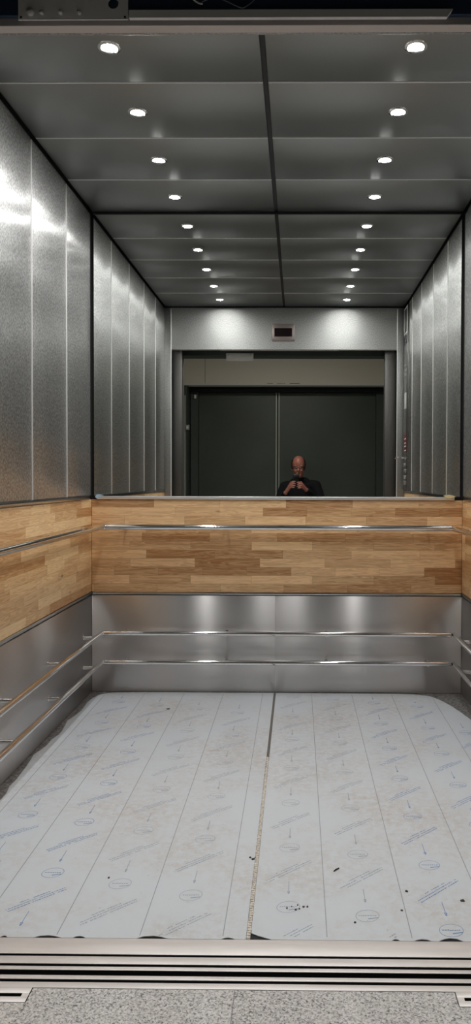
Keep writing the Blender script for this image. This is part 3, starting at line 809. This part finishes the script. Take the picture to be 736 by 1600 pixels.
# clothes
sw_ = MB(); torso(sw_, .014)
limbs(sw_, [(shL, elL, .072, .060), (elL, Vector(elL).lerp(Vector(wrL), .93), .060, .040), (shR, elR, .072, .060), (elR, Vector(elR).lerp(Vector(wrR), .93), .060, .040)])
sw_.cap((.02, -.445, 1.28), (.012, -.425, 1.335), .076, .067)
remesh(sw_, 'sweater', CLOTH, person, .007, 5)
tr = MB(); limbs(tr, legs, .016); tr.ell((.027, -.47, .82), (.178, .13, .12))
for a in (legs[1], legs[3]): tr.cyl(a[1], (a[1][0], a[1][1], .06), .056, .06)
remesh(tr, 'trousers', TROUS, person, .008, 4)
for x in (-.09, .15):
    s = MB().ell((x, -.42, .05), (.047, .13, .05)); s.ell((x, -.49, .065), (.045, .06, .06)); s.ell((x, -.425, .0135), (.047, .13, .0135))
    remesh(s, 'shoe', SHOE, person, .005, 2)
# a horseshoe of short hair round the back and sides of the skull
hc = Vector((.004, -.385, 1.535))
hm = MB().ell(hc, (.087, .107, .110), u=64, v=48)
def bald(p):
    q = p-hc
    top = .052+.012*math.sin(9*q.y*10)*.3-.20*max(0, q.y+.03)
    low = -.105 if q.y < -.02 else -.055-.3*(q.y+.02)
    return q.y > .042 or q.z > top+.02 or q.z < low
bmesh.ops.delete(hm.bm, geom=[f for f in hm.bm.faces if bald(f.calc_center_median())], context='FACES')
bmesh.ops.solidify(hm.bm, geom=hm.bm.faces[:], thickness=-.012)
bmesh.ops.recalc_face_normals(hm.bm, faces=hm.bm.faces[:])
remesh(hm, 'hair', HAIR, person, .003, 10)
for s in (-1, 1):
    MB().ell((.004+s*.031, -.289, 1.487), (.0135, .010, .0075)).build('eye', EYEW, person, smooth=True)
gl = MB()
for s in (-1, 1):
    n = 20
    gl.tube([(.004+s*.034+.026*math.cos(2*PI*i/n), -.262-.004*abs(math.cos(2*PI*i/n)), 1.486+.019*math.sin(2*PI*i/n)) for i in range(n+1)], .0032, 8, caps=False)
    gl.tube([(.004+s*.060, -.266, 1.490), (.004+s*.088, -.30, 1.492), (.004+s*.092, -.385, 1.494)], .003, 8)
gl.tube([(-.006, -.262, 1.49), (.004, -.259, 1.494), (.014, -.262, 1.49)], .003, 8)
gl.build('glasses', GLASSF, person, smooth=True)
# phone held in both hands; the camera looks out of its lens
ph = thing('phone', 'black phone held in both hands of the person', 'phone', (-.024, -.012, 1.325))
mb = MB().box(-.064, .0135, -.018, -.0095, 1.245, 1.402, bev=.004, seg=3); mb.build('case', PHONEM, ph, smooth=True)
mb = MB().box(-.026, .0125, -.0096, -.0075, 1.335, 1.396, bev=.001); mb.build('camera_bump', PHONEM, ph, smooth=True)
for x, z in ((0, 1.35), (0, 1.382), (-.017, 1.366)):
    MB().cyl((x, -.0076, z), (x, -.006, z), .0065, seg=20).build('lens', LENSG, ph, smooth=True)
MB().box(-.061, .0105, -.0184, -.0179, 1.25, 1.397).build('screen', emit('phone_screen', (.55, .6, .65, 1), .12), ph)

# ------------------------------------------------------------------ added fill lamp over the landing, unseen: lifts granite and door gear
lp = thing('lobby_fill_lamp', 'added flat round fill lamp on the landing ceiling, out of view', 'ceiling light', (-.2, 1.0, 3.4))
MB().cyl((-.2, 1.0, 3.3995), (-.2, 1.0, 3.36), .19, .17, seg=32).build('housing', PLASTIC, lp, smooth=True)
MB().cyl((-.2, 1.0, 3.3595), (-.2, 1.0, 3.345), .165, .15, seg=32).build('diffuser', emit('lobby_fill_diffuser', (1, .95, .88, 1), 1.2), lp, smooth=True)
la = bpy.data.lights.new('lobby_fill_beam', 'AREA'); la.shape = 'DISK'; la.size = .3; la.energy = 36; la.color = (1, .95, .88)
lo = bpy.data.objects.new('lobby_fill_beam', la); COL.objects.link(lo); lo.location = (-.2, 1.0, 3.34)

# ------------------------------------------------------------------ world, camera, view
w = bpy.data.worlds.new('world'); SC.world = w; w.use_nodes = True
bg = w.node_tree.nodes['Background']; bg.inputs[0].default_value = (.5, .6, .8, 1); bg.inputs[1].default_value = .004

YAW, PIT, ROL, CX, CY, F = -.01018, .02071, .00317, 453.847, 771.286, 1155.0
def cam_rows():
    rows = []
    for e in ((1, 0, 0), (0, 1, 0), (0, 0, 1)):
        X, Y, Z = e
        c, s = math.cos(YAW), math.sin(YAW); X, Y = X*c-Y*s, X*s+Y*c
        c, s = math.cos(PIT), math.sin(PIT); Y, Z = Y*c-Z*s, Y*s+Z*c
        c, s = math.cos(ROL), math.sin(ROL); X, Z = X*c+Z*s, -X*s+Z*c
        rows.append((X, Y, Z))
    return rows
rr = cam_rows()     # rr[i] = image of world axis i in (right, forward, up)
right = Vector((rr[0][0], rr[1][0], rr[2][0])); fwd = Vector((rr[0][1], rr[1][1], rr[2][1])); up = Vector((rr[0][2], rr[1][2], rr[2][2]))
M = Matrix((right, up, -fwd)).transposed().to_4x4(); M.translation = (0, 0, CAMZ)
cd = bpy.data.cameras.new('camera'); cd.sensor_fit = 'AUTO'; cd.sensor_width = 36
cd.lens = F/1600*36; cd.shift_x = (368-CX)/1600; cd.shift_y = (CY-800)/1600; cd.clip_start = .01; cd.clip_end = 60
cam = bpy.data.objects.new('camera', cd); COL.objects.link(cam); cam.matrix_world = M
SC.camera = cam
vs = SC.view_settings
vs.view_transform = 'Standard'; vs.look = 'None'; vs.gamma = 1; vs.exposure = 0; vs.use_curve_mapping = False
cy = SC.cycles
cy.use_denoising = True
cy.max_bounces = 10; cy.glossy_bounces = 8; cy.diffuse_bounces = 5
cy.sample_clamp_indirect = 6
cy.caustics_reflective = True
